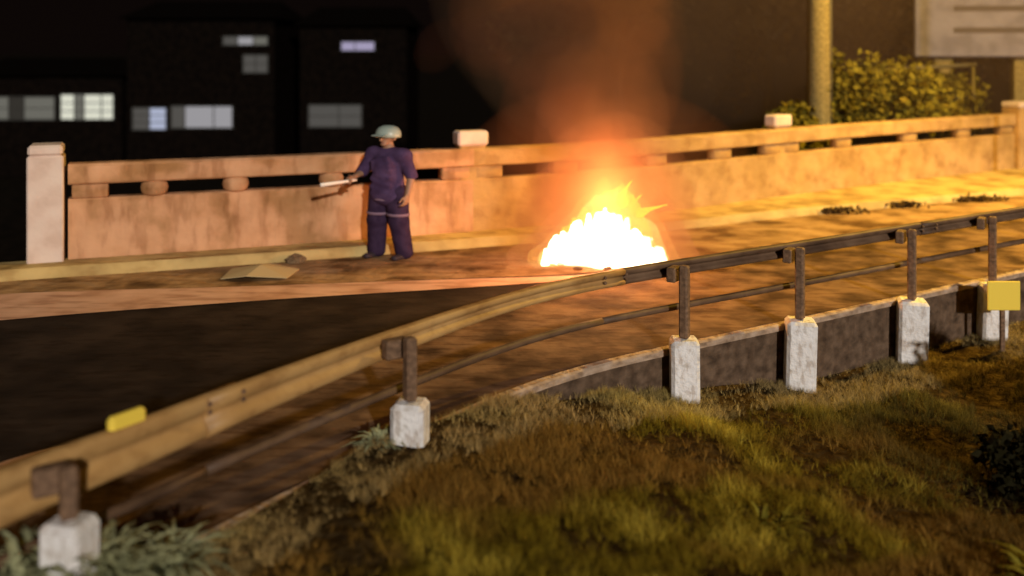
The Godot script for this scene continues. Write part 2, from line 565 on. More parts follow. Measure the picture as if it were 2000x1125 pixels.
func parapet() -> void:
	var px := [-5.9, -0.76, 4.62, 10.8, 16.5]
	var idx := []
	for x in px: idx.append(at_x(wall, x))
	var t := thing("parapet_wall", w3(wall[idx[0]]), "long curved apricot parapet wall with slots under its top rail and whitish pillars", "wall")
	var back: Vector3 = -t.position
	var face: Callable = func(o: Node3D): o.position = back
	for k in 4:
		var i0: int = idx[k] + (1 if k == 0 or k == 3 else 0)
		var wall_mat: Material = M.wall_pink_lit if k == 0 else M.wall_render  # left section pinker, the glow on it is in the colour
		var i1: int = idx[k + 1] - (1 if k > 1 else 0)
		var s := begin()
		var pieces := maxi(2, int(round((i1 - i0) / 9.0)))
		for j in pieces:
			s = begin()
			var jog := rng.randf_range(-0.006, 0.006)
			var sec := [[-0.12, 0.01], [-0.12, 0.85], [-0.10, 0.87], [0.08, 0.87], [0.10, 0.85], [0.10, 0.01]]
			for e in sec: e[0] += jog
			sweep(s, wall, i0 + (i1 - i0) * j / pieces, i0 + (i1 - i0) * (j + 1) / pieces, sec)
			face.call(build(s, "panel", wall_mat, t))
		s = begin()
		sweep(s, wall, i0, i1, [[-0.13, 1.05], [-0.15, 1.07], [-0.15, 1.27], [-0.12, 1.30], [0.11, 1.30], [0.14, 1.27], [0.14, 1.07], [0.12, 1.05]])
		face.call(build(s, "top_rail", wall_mat, t))
		var length := i1 - i0
		var n := int(round(length * 0.25 / (1.03 if k == 0 else 1.75)))
		for j in range(0, n + 1):
			var q: int = i0 + int(round(length * (j + (0.18 if j == 0 else (-0.18 if j == n else 0.0))) / n))
			s = begin(true)
			var c := w3(wall[q])
			if j == 0 or j == n or k > 0:
				var d := wall[q + 1] - wall[q - 1]
				bx(s, c + Vector3(0, 0.96, 0), Vector3(0.42, 0.179, 0.19), 0.02, Basis(Vector3.UP, atan2(d.y, d.x)))
			else:
				lathe(s, [[0.0, 0.871], [0.13, 0.871], [0.155, 0.90], [0.17, 0.96], [0.155, 1.02], [0.13, 1.049], [0.0, 1.049]], 20, c)
			face.call(build(s, "baluster", wall_mat, t))
	for k in 5:
		var q: int = idx[k]
		var d := wall[q + 1] - wall[q - 1]
		var turn := Basis(Vector3.UP, atan2(d.y, d.x))
		var s := begin()
		var slim := k == 1 or k == 2
		bx(s, w3(wall[q]) + Vector3(0, 0.71, 0), Vector3(0.40 if slim else (0.41 if k == 0 else 0.46), 1.42, 0.185 if slim else 0.42), 0.02, turn)
		var o := build(s, "pillar", M.pillar_paint if k == 0 else M.wall_render, t)
		face.call(o)
		s = begin()
		bx(s, w3(wall[q]) + Vector3(0, 1.4845 - (0.04 if slim else 0.0), 0), Vector3(0.39 if k == 0 else 0.46, 0.13 if not slim else 0.21, 0.26 if slim else 0.44), 0.03, turn)
		build(s, "pillar_cap", M.pillar_paint, o)

# ---------------------------------------------------------------- guardrail

func fold(w: Array, a: int, b: int, shift: float) -> Array:   # a strip of the beam's section, 12 mm thick
	var front := []
	var rear := []
	for k in range(a, b):
		front.append([w[k][0] + shift, w[k][1]])
		rear.append([w[k][0] + shift - 0.012, w[k][1]])
	front.reverse()
	rear.append_array(front)
	return rear

func guardrail() -> void:
	var t := thing("guardrail", w3(guard[at_x(guard, -0.73)]), "tan steel guardrail curving from the lower left behind white-footed posts", "guardrail")
	var back: Vector3 = -t.position
	# the W of the beam seen from behind: (offset towards the camera, height)
	var w := [[0.0, 0.785], [0.035, 0.775], [0.045, 0.76], [0.04, 0.69], [0.03, 0.665], [0.0, 0.63], [0.0, 0.605], [0.03, 0.565], [0.04, 0.54], [0.038, 0.485], [0.02, 0.465], [0.0, 0.455]]
	var depth := func(i: int): return lerpf(0.88, 0.44, smoothstep(-2.9, 0.2, guard[i].x))
	var joints := [at_x(guard, -4.4), at_x(guard, -1.75), at_x(guard, 0.75), at_x(guard, 4.5), at_x(guard, 7.9), at_x(guard, 12.0), at_x(guard, 18.0)]
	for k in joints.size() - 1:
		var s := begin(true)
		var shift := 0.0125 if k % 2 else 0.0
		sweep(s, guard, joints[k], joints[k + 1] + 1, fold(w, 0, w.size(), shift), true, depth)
		var o := build(s, "beam", M.beam_steel if k < 2 else M.beam_shaded_rust, t)  # right-hand sections carry their shade in the colour
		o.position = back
		s = begin(true)
		var run := []
		var thick := []
		for q in range(joints[k], joints[k + 1] + 1):
			run.append(w3(guard[q] + normal_at(guard, q) * 0.02, 0.36))
			thick.append(0.032)
		tube(s, run, thick, 8)
		build(s, "lower_rail", M.beam_shaded_rust, t).position = back
		var sb := begin()
		for y: float in [0.745, 0.70]:
			for e in [0, 1]:
				var i: int = joints[k + 1] + e
				var n := normal_at(guard, i)
				var c := w3(guard[i] + n * 0.06, y)
				tube(sb, [c, c + Vector3(n.x, 0, -n.y) * 0.012], [0.016, 0.014], 6)
		var bo := build(sb, "bolt", M.post_steel, o)
		tag(bo, "", "", "", "stuff")
	# posts: x on the guard curve, top and bottom of the white foot
	for q in [[-2.31, 0.55, 0.0, 0.13], [-0.96, 0.37, -0.2, 0.14], [1.27, 0.15, -0.55, 0.155], [2.64, 0.10, -0.72, 0.175], [4.07, 0.05, -0.72, 0.185], [5.2, 0.02, -0.72, 0.17], [7.6, 0.0, -0.7, 0.17], [9.9, 0.0, -0.7, 0.17]]:
		var i := at_x(guard, q[0])
		var n := normal_at(guard, i)
		var c := guard[i] + n * 0.27
		var s := begin()
		var turn := Basis(Vector3.UP, atan2(n.x, n.y) + PI)
		bx(s, w3(c, (q[1] + 0.80) / 2.0), Vector3(0.085, 0.80 - q[1] - 0.004, 0.08), 0.015, turn)
		bx(s, w3(guard[i] + n * 0.135, 0.70), Vector3(0.085, 0.13, 0.17), 0.01, turn)
		var post := build(s, "post", M.post_steel, t)
		post.position = back
		s = begin()
		var r: float = q[3] * 1.62
		bx(s, w3(c, (q[1] + q[2]) / 2.0), Vector3(r, q[1] - q[2], r), 0.03, Basis(Vector3.UP, rng.randf_range(-0.35, 0.1)) * Basis(Vector3.BACK, rng.randf_range(-0.03, 0.03)))
		build(s, "white_foot", M.white_paint if q[0] < 5.5 else M.edge_concrete, post)
	# the yellow reflector clipped on the beam
	var i := at_x(guard, -2.13)
	var n := normal_at(guard, i)
	var s := begin()
	var d := guard[i + 1] - guard[i - 1]
	bx(s, w3(guard[i] - n * 0.0, 0.805), Vector3(0.22, 0.085, 0.06), 0.02, Basis(Vector3.UP, atan2(d.y, d.x)))
	var o := build(s, "reflector", M.reflector_yellow, t)
	o.position = back
	tag(o, "bright yellow reflector clipped to the top of the beam")

# ---------------------------------------------------------------- far houses

func window(parent: Node, c: Vector3, w: float, h: float, panes: Array, mats: Array, bars := 1) -> void:
	# a frame with panes side by side; c is the middle of the opening on the facade
	var s := begin()
	var f := 0.07
	bx(s, c + Vector3(0, h / 2 + f / 2, 0.04), Vector3(w + 2 * f, f, 0.12), 0.01)
	bx(s, c + Vector3(0, -h / 2 - f / 2, 0.06), Vector3(w + 3 * f, f, 0.16), 0.01)
	for e: float in [-1.0, 1.0]:
		bx(s, c + Vector3(e * (w / 2 + f / 2), 0, 0.04), Vector3(f, h - 0.004, 0.12), 0.01)
	var total := 0.0
	for p in panes: total += p
	var x := -w / 2
	for k in panes.size():
		var pw: float = w * panes[k] / total
		if k: bx(s, c + Vector3(x, 0, 0.035), Vector3(0.06, h - 0.006, 0.09), 0.01)
		x += pw
	for b in bars:
		bx(s, c + Vector3(0, -h / 2 + h * (b + 1.0) / (bars + 1.0), 0.03), Vector3(w - 0.006, 0.05, 0.07), 0.01)
	var o := build(s, "window", M.house_frame, parent)
	x = -w / 2
	for k in panes.size():
		var pw: float = w * panes[k] / total
		var g := begin()
		bx(g, c + Vector3(x + pw / 2, 0, 0.012), Vector3(pw - 0.004, h - 0.004, 0.02), 0.002)
		build(g, "window_pane", M[mats[k]], o)
		x += pw

func house(x: float, d: float, w: float, depth: float, top: float, roof: float, label: String) -> Node3D:
	var t := thing("house", Vector3(x, -5, -d), label, "house", "dark houses beyond the parapet")
	var s := begin()
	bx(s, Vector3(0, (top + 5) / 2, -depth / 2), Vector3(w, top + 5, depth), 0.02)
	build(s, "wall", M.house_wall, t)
	s = begin()
	var y := top + 5 + 0.002
	var a := [Vector3(-w / 2 - 0.4, y, 0.5), Vector3(w / 2 + 0.4, y, 0.5), Vector3(w / 2 + 0.4, y, -depth - 0.5), Vector3(-w / 2 - 0.4, y, -depth - 0.5)]
	var r := [Vector3(-w / 2 + 0.5, y + roof, -depth / 2), Vector3(w / 2 - 0.5, y + roof, -depth / 2)]
	quad(s, a[0], r[0], r[1], a[1])
	quad(s, a[2], r[1], r[0], a[3])
	tri(s, a[1], r[1], a[2])
	tri(s, a[3], r[0], a[0])
	quad(s, a[0], a[1], a[2], a[3])
	build(s, "roof", M.house_roof, t)
	return t

func far_houses() -> void:
	# facades 60 m away; openings are given by x and height there
	var o := house(-28.0, 60.0, 9.4, 8.0, 1.0, 1.0, "low dark house at far left with a long cream-lit lattice window")
	var put_w := func(t: Node3D, x0: float, x1: float, y0: float, y1: float, panes: Array, mats: Array, bars := 1):
		window(t, Vector3((x0 + x1) / 2 - t.position.x, (y0 + y1) / 2 + 5.0, 0.0), x1 - x0, y1 - y0, panes, mats, bars)
	put_w.call(o, -32.0, -27.3, -1.6, -0.3, [1.1, 0.5, 1.0], ["pane_dim_cream", "house_frame", "pane_dim_cream"], 1)
	put_w.call(o, -26.9, -23.8, -1.6, -0.15, [0.7, 0.5, 0.9, 0.6], ["pane_cream", "pane_dim_cream", "pane_cream", "pane_cream"], 2)
	o = house(-18.6, 60.0, 8.8, 8.0, 4.4, 1.2, "dark two-storey house with a blue-lit and a grey-lit window side by side")
	put_w.call(o, -22.6, -20.65, -2.2, -0.95, [1, 1], ["pane_faint", "pane_blue"], 2)
	put_w.call(o, -20.3, -16.7, -2.1, -0.85, [0.5, 1.1, 0.7], ["pane_faint", "pane_grey", "pane_grey"], 0)
	put_w.call(o, -17.2, -14.6, 2.85, 3.3, [0.8, 0.9, 0.8], ["pane_faint", "pane_grey", "pane_dim_cream"], 0)
	put_w.call(o, -16.0, -14.6, 1.2, 2.2, [1, 1], ["pane_faint", "pane_faint"], 1)
	o = house(-9.8, 62.0, 6.6, 8.0, 4.0, 1.3, "dark house right of the others with a small violet-lit upper window")
	put_w.call(o, -10.5, -8.5, 2.5, 3.0, [0.7, 1.0], ["pane_violet", "pane_violet"], 0)
	put_w.call(o, -12.5, -9.3, -2.2, -0.9, [1.2, 0.9], ["pane_faint", "pane_faint"], 1)

# ---------------------------------------------------------------- plants

func leaves(s: SurfaceTool, centre: Vector3, size: Vector3, count: int, leaf: float, hollow := 0.35) -> void:
	for k in count:
		var d := Vector3(rng.randfn(), rng.randfn(), rng.randfn()).normalized()
		var r := lerpf(hollow, 1.0, pow(rng.randf(), 0.5)) * rng.randf_range(0.8, 1.12)
		leaf_at(s, centre + d * size * r, Vector3(rng.randfn(), rng.randfn() * 0.6, rng.randfn()).normalized(), leaf * rng.randf_range(0.6, 1.3))

func leaf_at(s: SurfaceTool, p: Vector3, dir: Vector3, l: float, wide := 0.34) -> void:
	var side := dir.cross(Vector3(rng.randfn(), rng.randfn(), rng.randfn())).normalized()
	var up := side.cross(dir)
	var tone := rng.randf_range(0.6, 1.4)
	s.set_color(Color(tone, tone * rng.randf_range(0.9, 1.05), tone * 0.9))
	var a := p
	var m := p + dir * l * 0.5 + up * l * 0.08
	var e := p + dir * l - up * l * 0.08
	tri(s, a, m + side * l * wide, m)
	tri(s, a, m, m - side * l * wide)
	tri(s, m, m + side * l * wide, e)
	tri(s, m, e, m - side * l * wide)

func shrub(called: String, at: Vector3, size: Vector3, count: int, leaf: float, m: String, label: String, category := "shrub", group := "") -> Node3D:
	var t := thing(called, at, label, category, group)
	var s := begin()
	for k in 5:
		var c := Vector3(rng.randf_range(-0.6, 0.6) * size.x, size.y * rng.randf_range(0.8, 1.5), rng.randf_range(-0.6, 0.6) * size.z)
		leaves(s, c, size * rng.randf_range(0.35, 0.65), count / 5, leaf)
	build(s, "foliage", M[m], t)
	s = begin(true)
	for k in 6:
		var a := TAU * k / 6.0
		var top := Vector3(cos(a) * size.x * 0.5, size.y * 1.3, sin(a) * size.z * 0.5)
		tube(s, [Vector3(cos(a) * 0.04, -0.05, sin(a) * 0.04), top * 0.5 + Vector3(0, 0.05, 0), top], [0.02, 0.014, 0.006], 5)
	build(s, "stem", M.bark, t)
	return t

func broad_plant(called: String, at: Vector3, n_: int, l: float, m: String, label: String, category: String, group := "") -> Node3D:
	var t := thing(called, at, label, category, group)
	var s := begin()
	for k in n_ * 3:
		var a := rng.randf() * TAU
		var lean := rng.randf_range(0.1, 1.1)
		var b := rng.randf() * TAU
		var p := Vector3(cos(b), 0.0, sin(b)) * rng.randf_range(0.0, l * 0.4) + Vector3(0, -0.02, 0)
		var dir := Vector3(cos(a) * lean, 1.0, sin(a) * lean).normalized()
		var side := dir.cross(Vector3.UP).normalized()
		var ll := l * rng.randf_range(0.6, 1.15)
		var w := ll * rng.randf_range(0.025, 0.06)
		var tone := rng.randf_range(0.65, 1.3)
		s.set_color(Color(tone, tone, tone))
		var prev := []
		for j in 6:
			var f := j / 5.0
			var c := p + dir * ll * f + Vector3(cos(a), 0, sin(a)) * ll * 0.35 * f * f - Vector3(0, ll * 0.45 * f * f * f, 0)
			var ww := w * sin(PI * clampf(f * 0.92 + 0.08, 0.0, 1.0)) + 0.003
			var row := [c - side * ww, c + Vector3(0, -ww * 0.35, 0), c + side * ww]
			if j:
				quad(s, prev[0], row[0], row[1], prev[1])
				quad(s, prev[1], row[1], row[2], prev[2])
			prev = row
	tag(build(s, "blades", M[m], t), "", "", "", "stuff")
	return t

func tree(at: Vector3, h: float, spread: float, m: String, label: String) -> void:
	var t := thing("tree", at, label, "tree", "trees behind the smoke")
	var s := begin(true)
	tube(s, [Vector3(0, -0.3, 0), Vector3(0.1, h * 0.25, 0), Vector3(-0.05, h * 0.5, 0.1), Vector3(0.1, h * 0.8, 0)], [0.3, 0.22, 0.16, 0.05], 9)
	var tips := []
	for k in 9:
		var a := TAU * k / 9.0 + rng.randf()
		var y := h * rng.randf_range(0.3, 0.62)
		var e := Vector3(cos(a) * spread * rng.randf_range(0.5, 1.0), y + h * rng.randf_range(0.1, 0.35), sin(a) * spread * rng.randf_range(0.5, 1.0))
		tube(s, [Vector3(0, y, 0), Vector3(0, y, 0).lerp(e, 0.5) + Vector3(0, 0.2, 0), e], [0.1, 0.06, 0.02], 6)
		tips.append(e)
	build(s, "trunk", M.bark, t)
	s = begin()
	for e in tips:
		for k in 4:
			leaves(s, e + Vector3(rng.randfn(), rng.randfn() * 0.7, rng.randfn()) * spread * 0.25, Vector3.ONE * spread * rng.randf_range(0.2, 0.36), 110, 0.22, 0.2)
	build(s, "crown", M[m], t)

func verge_plants() -> void:
	# grass: tufts spread over the verge, clumped and coloured by two noises
	var tuft := begin()
	for k in 10:
		var a := rng.randf() * TAU
		var p := Vector3(cos(a), 0, sin(a)) * rng.randf_range(0.0, 0.05)
		var lean := Vector3(cos(a), 0, sin(a)) * rng.randf_range(0.1, 1.2)
		var side := Vector3(-sin(a), 0, cos(a)) * rng.randf_range(0.009, 0.02)
		var l := rng.randf_range(0.6, 1.1)
		var m := p + Vector3(0, 0.6, 0) * l + lean * 0.35 * l
		var e := p + Vector3(0, 0.85, 0) * l + lean * l
		tri(tuft, p - side, m, p + side)
		tri(tuft, p - side, m - side * 0.8, m)
		tri(tuft, m - side * 0.8, e, m + side * 0.4)
	tuft.generate_normals()
	var tm := tuft.commit()
	var n1 := noise(0.9, 3, 31)
	var n2 := noise(0.35, 3, 32)
	var places := []
	var cols := []
	var tries := 0
	while places.size() < 42000 and tries < 600000:
		tries += 1
		var t := rng.randf()
		var f := pow(rng.randf(), 1.25) * 0.9
		var p := verge_near[int(t * 239)].lerp(verge_far[int(t * 239)], f)
		# exact, between the columns
		var q := t * 239.0
		var k := mini(int(q), 238)
		p = verge_near[k].lerp(verge_near[k + 1], q - k).lerp(verge_far[k].lerp(verge_far[k + 1], q - k), f)
		if p.y < 2.6 or p.y > 16.0 or absf(p.x) > 0.62 * p.y + 0.8: continue
		var c := n1.get_noise_2d(p.x, p.y)
		var b := n2.get_noise_2d(p.x + 40.0, p.y * 1.5)
		if c < -0.18 and rng.randf() < 0.8: continue
		var size := rng.randf_range(0.055, 0.105) * (1.0 + 0.9 * maxf(c, 0.0))
		if f < 0.03: size *= 0.7
		var basis := Basis(Vector3.UP, rng.randf() * TAU) * Basis(Vector3.RIGHT, rng.randfn() * 0.35)
		places.append(Transform3D(basis.scaled(Vector3.ONE * size), w3(p, verge_height(p, t, f) - 0.01)))
		var dry := Color(0.20, 0.110, 0.022)
		var olive := Color(0.17, 0.122, 0.010)
		var bright := Color(0.40, 0.31, 0.04)
		var col := dry.lerp(olive, smoothstep(-0.25, 0.2, b))
		col = col.lerp(bright, smoothstep(0.12, 0.4, c) * smoothstep(-0.2, 0.3, b))
		var painted_shade := smoothstep(1.7, 3.8, p.x - (7.5 - p.y) * 0.3)
		painted_shade *= smoothstep(5.5, 6.4, p.y)
		col = col.lerp(Color(0.04, 0.034, 0.012), painted_shade * 0.8)  # unlit grass on the right: shade painted into the blades
		if f < 0.04: col = col.lerp(Color(0.38, 0.29, 0.13), 0.6)
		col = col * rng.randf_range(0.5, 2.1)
		col.a = 1.0
		cols.append(col)
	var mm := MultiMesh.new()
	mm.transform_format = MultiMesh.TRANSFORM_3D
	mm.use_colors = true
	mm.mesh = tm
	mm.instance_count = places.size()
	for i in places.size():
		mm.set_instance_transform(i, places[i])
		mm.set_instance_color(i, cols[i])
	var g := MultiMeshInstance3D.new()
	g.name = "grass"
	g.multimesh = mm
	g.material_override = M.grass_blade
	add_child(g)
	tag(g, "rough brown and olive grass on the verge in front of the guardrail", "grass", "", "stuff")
	# plants one can tell apart
	broad_plant("weed", Vector3(-1.75, 0.12, -5.0), 30, 0.32, "leaf_pale", "pale green leafy weed just right of the leftmost white post", "weed")
	broad_plant("weed", Vector3(-1.98, 0.18, -4.78), 50, 0.40, "leaf_pale", "pale green leafy weed hiding the foot of the leftmost post", "weed")
	broad_plant("weed", Vector3(-2.22, 0.20, -4.62), 60, 0.44, "leaf_pale", "pale green weed at the lower left corner under the beam", "weed")
	broad_plant("weed", Vector3(-0.86, 0.06, -6.72), 40, 0.22, "leaf_pale", "low pale weed at the foot of the second white post", "weed")
	shrub("bush", Vector3(5.35, -0.62, -8.3), Vector3(0.9, 0.52, 0.7), 3600, 0.09, "leaf_dark", "dark bush at the right edge in front of the guardrail posts", "bush")
	shrub("bush", Vector3(4.1, -0.66, -7.2), Vector3(0.8, 0.3, 0.6), 1900, 0.08, "leaf_dark", "low dark bush beside the grass right of centre", "bush")
	broad_plant("weed", Vector3(3.05, -0.35, -5.75), 24, 0.34, "leaf_yellow", "yellow-green weed low in the right corner of the verge", "weed")
	broad_plant("weed", Vector3(1.55, -0.28, -6.2), 24, 0.3, "leaf_yellow", "yellow-green weed in the middle of the verge", "weed")
	for q in [[5.2, 16.75, 0.5, "weed clump nearest the fire on the yellow-lit kerb"], [6.6, 17.35, 0.42, "middle weed clump on the yellow-lit kerb"], [8.2, 18.05, 0.45, "rightmost weed clump on the yellow-lit kerb"]]:
		shrub("kerb_weed", Vector3(q[0], 0.0, -q[1] + 0.25), Vector3(q[2] * 1.6, 0.05, 0.14), 300, 0.07, "leaf_brown", q[3], "weed", "")

# ---------------------------------------------------------------- behind the wall, right

func behind_wall() -> void:
	# utility pole
	var t := thing("utility_pole", Vector3(6.1, -0.2, -20.0), "tall olive concrete utility pole rising out of the picture behind the wall", "pole")
	var s := begin(true)
	tube(s, [Vector3(0, 0, 0), Vector3(0, 4, 0), Vector3(0, 9, 0)], [0.25, 0.22, 0.18], 16)
	build(s, "shaft", M.pole_concrete, t)
	s = begin(true)
	tube(s, [Vector3(0.21, 0.6, 0.12), Vector3(0.20, 4, 0.11), Vector3(0.17, 9, 0.09)], [0.03, 0.03, 0.03], 8)
	build(s, "cable_pipe", M.pipe_steel, t)
	# notice board on two legs
	t = thing("notice_board", Vector3(10.95, -0.15, -23.2), "large greyish notice board with two lines of faded print on two legs", "sign", "", -0.12)
	s = begin()
	bx(s, Vector3(1.0, 4.3, 0), Vector3(5.2, 3.3, 0.14), 0.03)
	build(s, "board", M.board, t)
	for y: float in [3.77, 3.27]:
		s = begin()
		bx(s, Vector3(1.1, y, 0.0735), Vector3(3.7, 0.13, 0.006), 0.001)
		build(s, "faded_print", M.board_print, t)
	for x: float in [-0.92, 0.85]:
		s = begin()
		bx(s, Vector3(x, 1.7, -0.24), Vector3(0.42, 3.5, 0.30), 0.02)
		build(s, "leg", M.pole_concrete, t)
	# pipe railing
	t = thing("pipe_railing", Vector3(8.2, -0.1, -21.2), "slim pipe railing behind the parapet between pole and notice board", "railing")
	for y: float in [1.65, 2.35]:
		s = begin(true)
		tube(s, [Vector3(-1.5, y - 0.06, 0.3), Vector3(1.9, y + 0.1, -0.7)], [0.045, 0.045], 8)
		build(s, "rail", M.pipe_steel, t)
	for f: float in [0.03, 0.5, 0.97]:
		var p := Vector3(-1.5, 0, 0.3).lerp(Vector3(1.9, 0, -0.7), f)
		s = begin(true)
		tube(s, [p + Vector3(0, -0.1, 0.075), p + Vector3(0, 2.4, 0.075)], [0.035, 0.035], 8)
		build(s, "upright", M.pipe_steel, t)
	# shrubs lit by the street lamp
	for q in [[6.75, 20.3, 1.0, 2.15, "leaf_olive", "olive shrub right behind the utility pole"], [8.1, 21.0, 1.3, 2.1, "leaf_yellow", "yellow-green shrub between utility pole and notice board"], [9.5, 21.9, 1.0, 1.75, "leaf_olive", "olive shrub at the left leg of the notice board"], [5.3, 19.6, 1.0, 1.25, "leaf_olive", "low olive shrub left of the utility pole"]]:
		shrub("shrub", Vector3(q[0], -0.15, -q[1]), Vector3(q[2], q[3] * 0.72, 0.7), 2200, 0.16, q[4], q[5], "shrub", "shrubs behind the parapet")
	broad_plant("fern", Vector3(11.9, 0.3, -22.6), 22, 0.75, "leaf_pale", "pale spiky plant under the notice board at the right edge", "plant")
	# trees further back
	tree(Vector3(3.2, -2.0, -31.0), 9.5, 3.0, "leaf_brown", "brownish tree behind the smoke, left of the pole")
	tree(Vector3(8.6, -2.0, -34.0), 10.5, 3.2, "leaf_brown", "brownish tree behind the utility pole")
	tree(Vector3(13.0, -2.5, -30.0), 9.0, 2.8, "leaf_brown", "dark tree behind the notice board")

# ---------------------------------------------------------------- fire

const FIRE := Vector3(1.16, 0.0, -12.75)

func flame(parent: Node, x: float, z: float, y0: float, h: float, r: float, m: String, lean := 0.0) -> void:
	var s := begin(true)
	var pts := []
	var rad := []
	var ph := rng.randf() * TAU
	for k in 9:
		var f := k / 8.0
		pts.append(Vector3(x + sin(ph + f * 4.5) * r * 0.35 * f + lean * f * f, y0 + h * f, z + cos(ph * 1.7 + f * 3.7) * r * 0.3 * f))
		rad.append(maxf(r * (0.72 + 0.55 * sin(PI * minf(f * 1.5, 1.0))) * pow(1.0 - f, 0.75), 0.004))
	tube(s, pts, rad, 10)
	build(s, "flame", M[m], parent)

func fire() -> void:
	var t := thing("burning_heap", FIRE, "fiercely burning heap of debris on the road, white-hot with yellow flames", "fire")
	# what burns: charred boards and two tyres
	for k in 11:
		var s := begin()
		var a := rng.randf() * PI
		bx(s, Vector3(rng.randf_range(-0.35, 0.35), rng.randf_range(0.04, 0.12), rng.randf_range(-0.16, 0.0)), Vector3(rng.randf_range(0.3, 0.55), 0.04, 0.12), 0.008, Basis(Vector3.UP, a) * Basis(Vector3.BACK, rng.randf_range(-0.25, 0.25)))
		build(s, "charred_board", M.char, t)
	for q in [[-0.3, 0.1], [0.22, 0.1]]:
		var s := begin(true)
		var prof := []
		for k in 13:
			var a := TAU * k / 12.0
			prof.append([0.14 + 0.06 * cos(a), q[1] + 0.07 * sin(a)])
		lathe(s, prof, 24, Vector3(q[0], 0, -0.05))
		build(s, "tyre", M.rubber, t)
	# flames: a white-hot mound, yellow tongues above, thin orange at the rim
	var core := []
	for k in 40:
		var u := -0.76 + 1.52 * (k + 0.5) / 40.0
		var v := rng.randf_range(-0.2, 0.26)
		var env := (0.10 + 0.60 * pow(maxf(0.0, 1.0 - pow(absf(u + 0.02) / 0.80, 1.3)), 0.9)) * (1.0 - absf(v) * 0.6) * rng.randf_range(0.9, 1.14)
		var thick := 0.06 + 0.10 * (1.0 - absf(u) / 0.8)
		core.append([Vector3(u, 0.03, v), Vector3(u * 0.97 + rng.randf_range(-0.02, 0.05), env * 0.96, v * 0.8), thick * 0.9, 0.026])
	put(nets(core, 0.026, 0.075), "flame", M.flame_core, t)
	var cap := []
	for q in [[-0.38, 0.40, 0.52], [-0.24, 0.5, 0.66], [-0.1, 0.55, 0.78], [0.02, 0.6, 0.86], [0.14, 0.6, 0.9], [0.24, 0.55, 0.95], [0.34, 0.5, 0.82], [0.42, 0.46, 0.7], [0.3, 0.6, 0.88], [-0.02, 0.5, 0.78], [0.08, 0.5, 0.85], [-0.5, 0.3, 0.4], [0.55, 0.35, 0.5]]:
		cap.append([Vector3(q[0], q[1] - 0.2, -0.16), Vector3(q[0] + rng.randf_range(0.0, 0.08), q[2], -0.18 + rng.randf_range(-0.05, 0.05)), 0.15, 0.035])
	put(nets(cap, 0.024, 0.07), "flame", M.flame_yellow, t)
	for q in [[0.44, 0.58, 0.16, 0.065, 0.36], [0.24, 0.7, 0.34, 0.08, 0.1], [0.10, 0.62, 0.28, 0.09, 0.04], [0.36, 0.55, 0.3, 0.08, 0.12]]:
		flame(t, q[0], rng.randf_range(-0.12, 0.02), q[1], q[2], q[3], "flame_yellow", q[4])
	for k in 16:
		var u := rng.randf_range(-0.7, 0.66)
		var top := 0.5 * pow(maxf(0.0, 1.0 - pow(absf(u) / 0.85, 1.4)), 0.9)
		flame(t, u, rng.randf_range(-0.3, -0.15), top * rng.randf_range(0.4, 0.8), rng.randf_range(0.14, 0.24), rng.randf_range(0.06, 0.10), "flame_yellow" if k % 2 else "flame_orange", rng.randf_range(-0.05, 0.14))
	for shell in [[0.86, "flame_pale_veil"], [1.0, "flame_veil"], [1.28, "flame_thin_veil"]]:
		var veil := []
		for k in 22:
			var u := -0.8 + 1.6 * (k + 0.5) / 22.0
			var top := 0.16 + 0.86 * pow(maxf(0.0, 1.0 - pow(absf(u - 0.08) / 0.9, 1.5)), 1.0) * rng.randf_range(0.75, 1.1)
			veil.append([Vector3(u * shell[0], 0.05, rng.randf_range(-0.1, 0.1)), Vector3(u * 0.9 * shell[0] + 0.06, top * shell[0], -0.12), 0.2 * shell[0], 0.05])
		put(nets(veil, 0.035, 0.1), "flame", M[shell[1]], t)
	for k in 26:   # burning scraps around the foot
		var a := rng.randf() * TAU
		var s := begin()
		bx(s, Vector3(cos(a) * rng.randf_range(0.6, 1.0), 0.02, sin(a) * rng.randf_range(0.28, 0.5)), Vector3(rng.randf_range(0.03, 0.16), 0.03, rng.randf_range(0.03, 0.08)), 0.006, Basis(Vector3.UP, rng.randf() * PI))
		build(s, "ember" if k % 3 else "charred_scrap", M.flame_orange if k % 3 else M.char, t)
	for q in [[Vector3(-0.05, 0.95, 0.75), 9.0], [Vector3(0.05, 1.25, -0.45), 3.0]]:
		var l := OmniLight3D.new()
		l.name = numbered("fire_light", self)
		l.light_color = Color(1.0, 0.42, 0.145).linear_to_srgb()
		l.light_energy = q[1]
		l.light_size = 0.3
		l.omni_range = 30.0
		l.omni_attenuation = 2.0
		l.shadow_enabled = true
		add_child(l)
		l.position = FIRE + q[0]

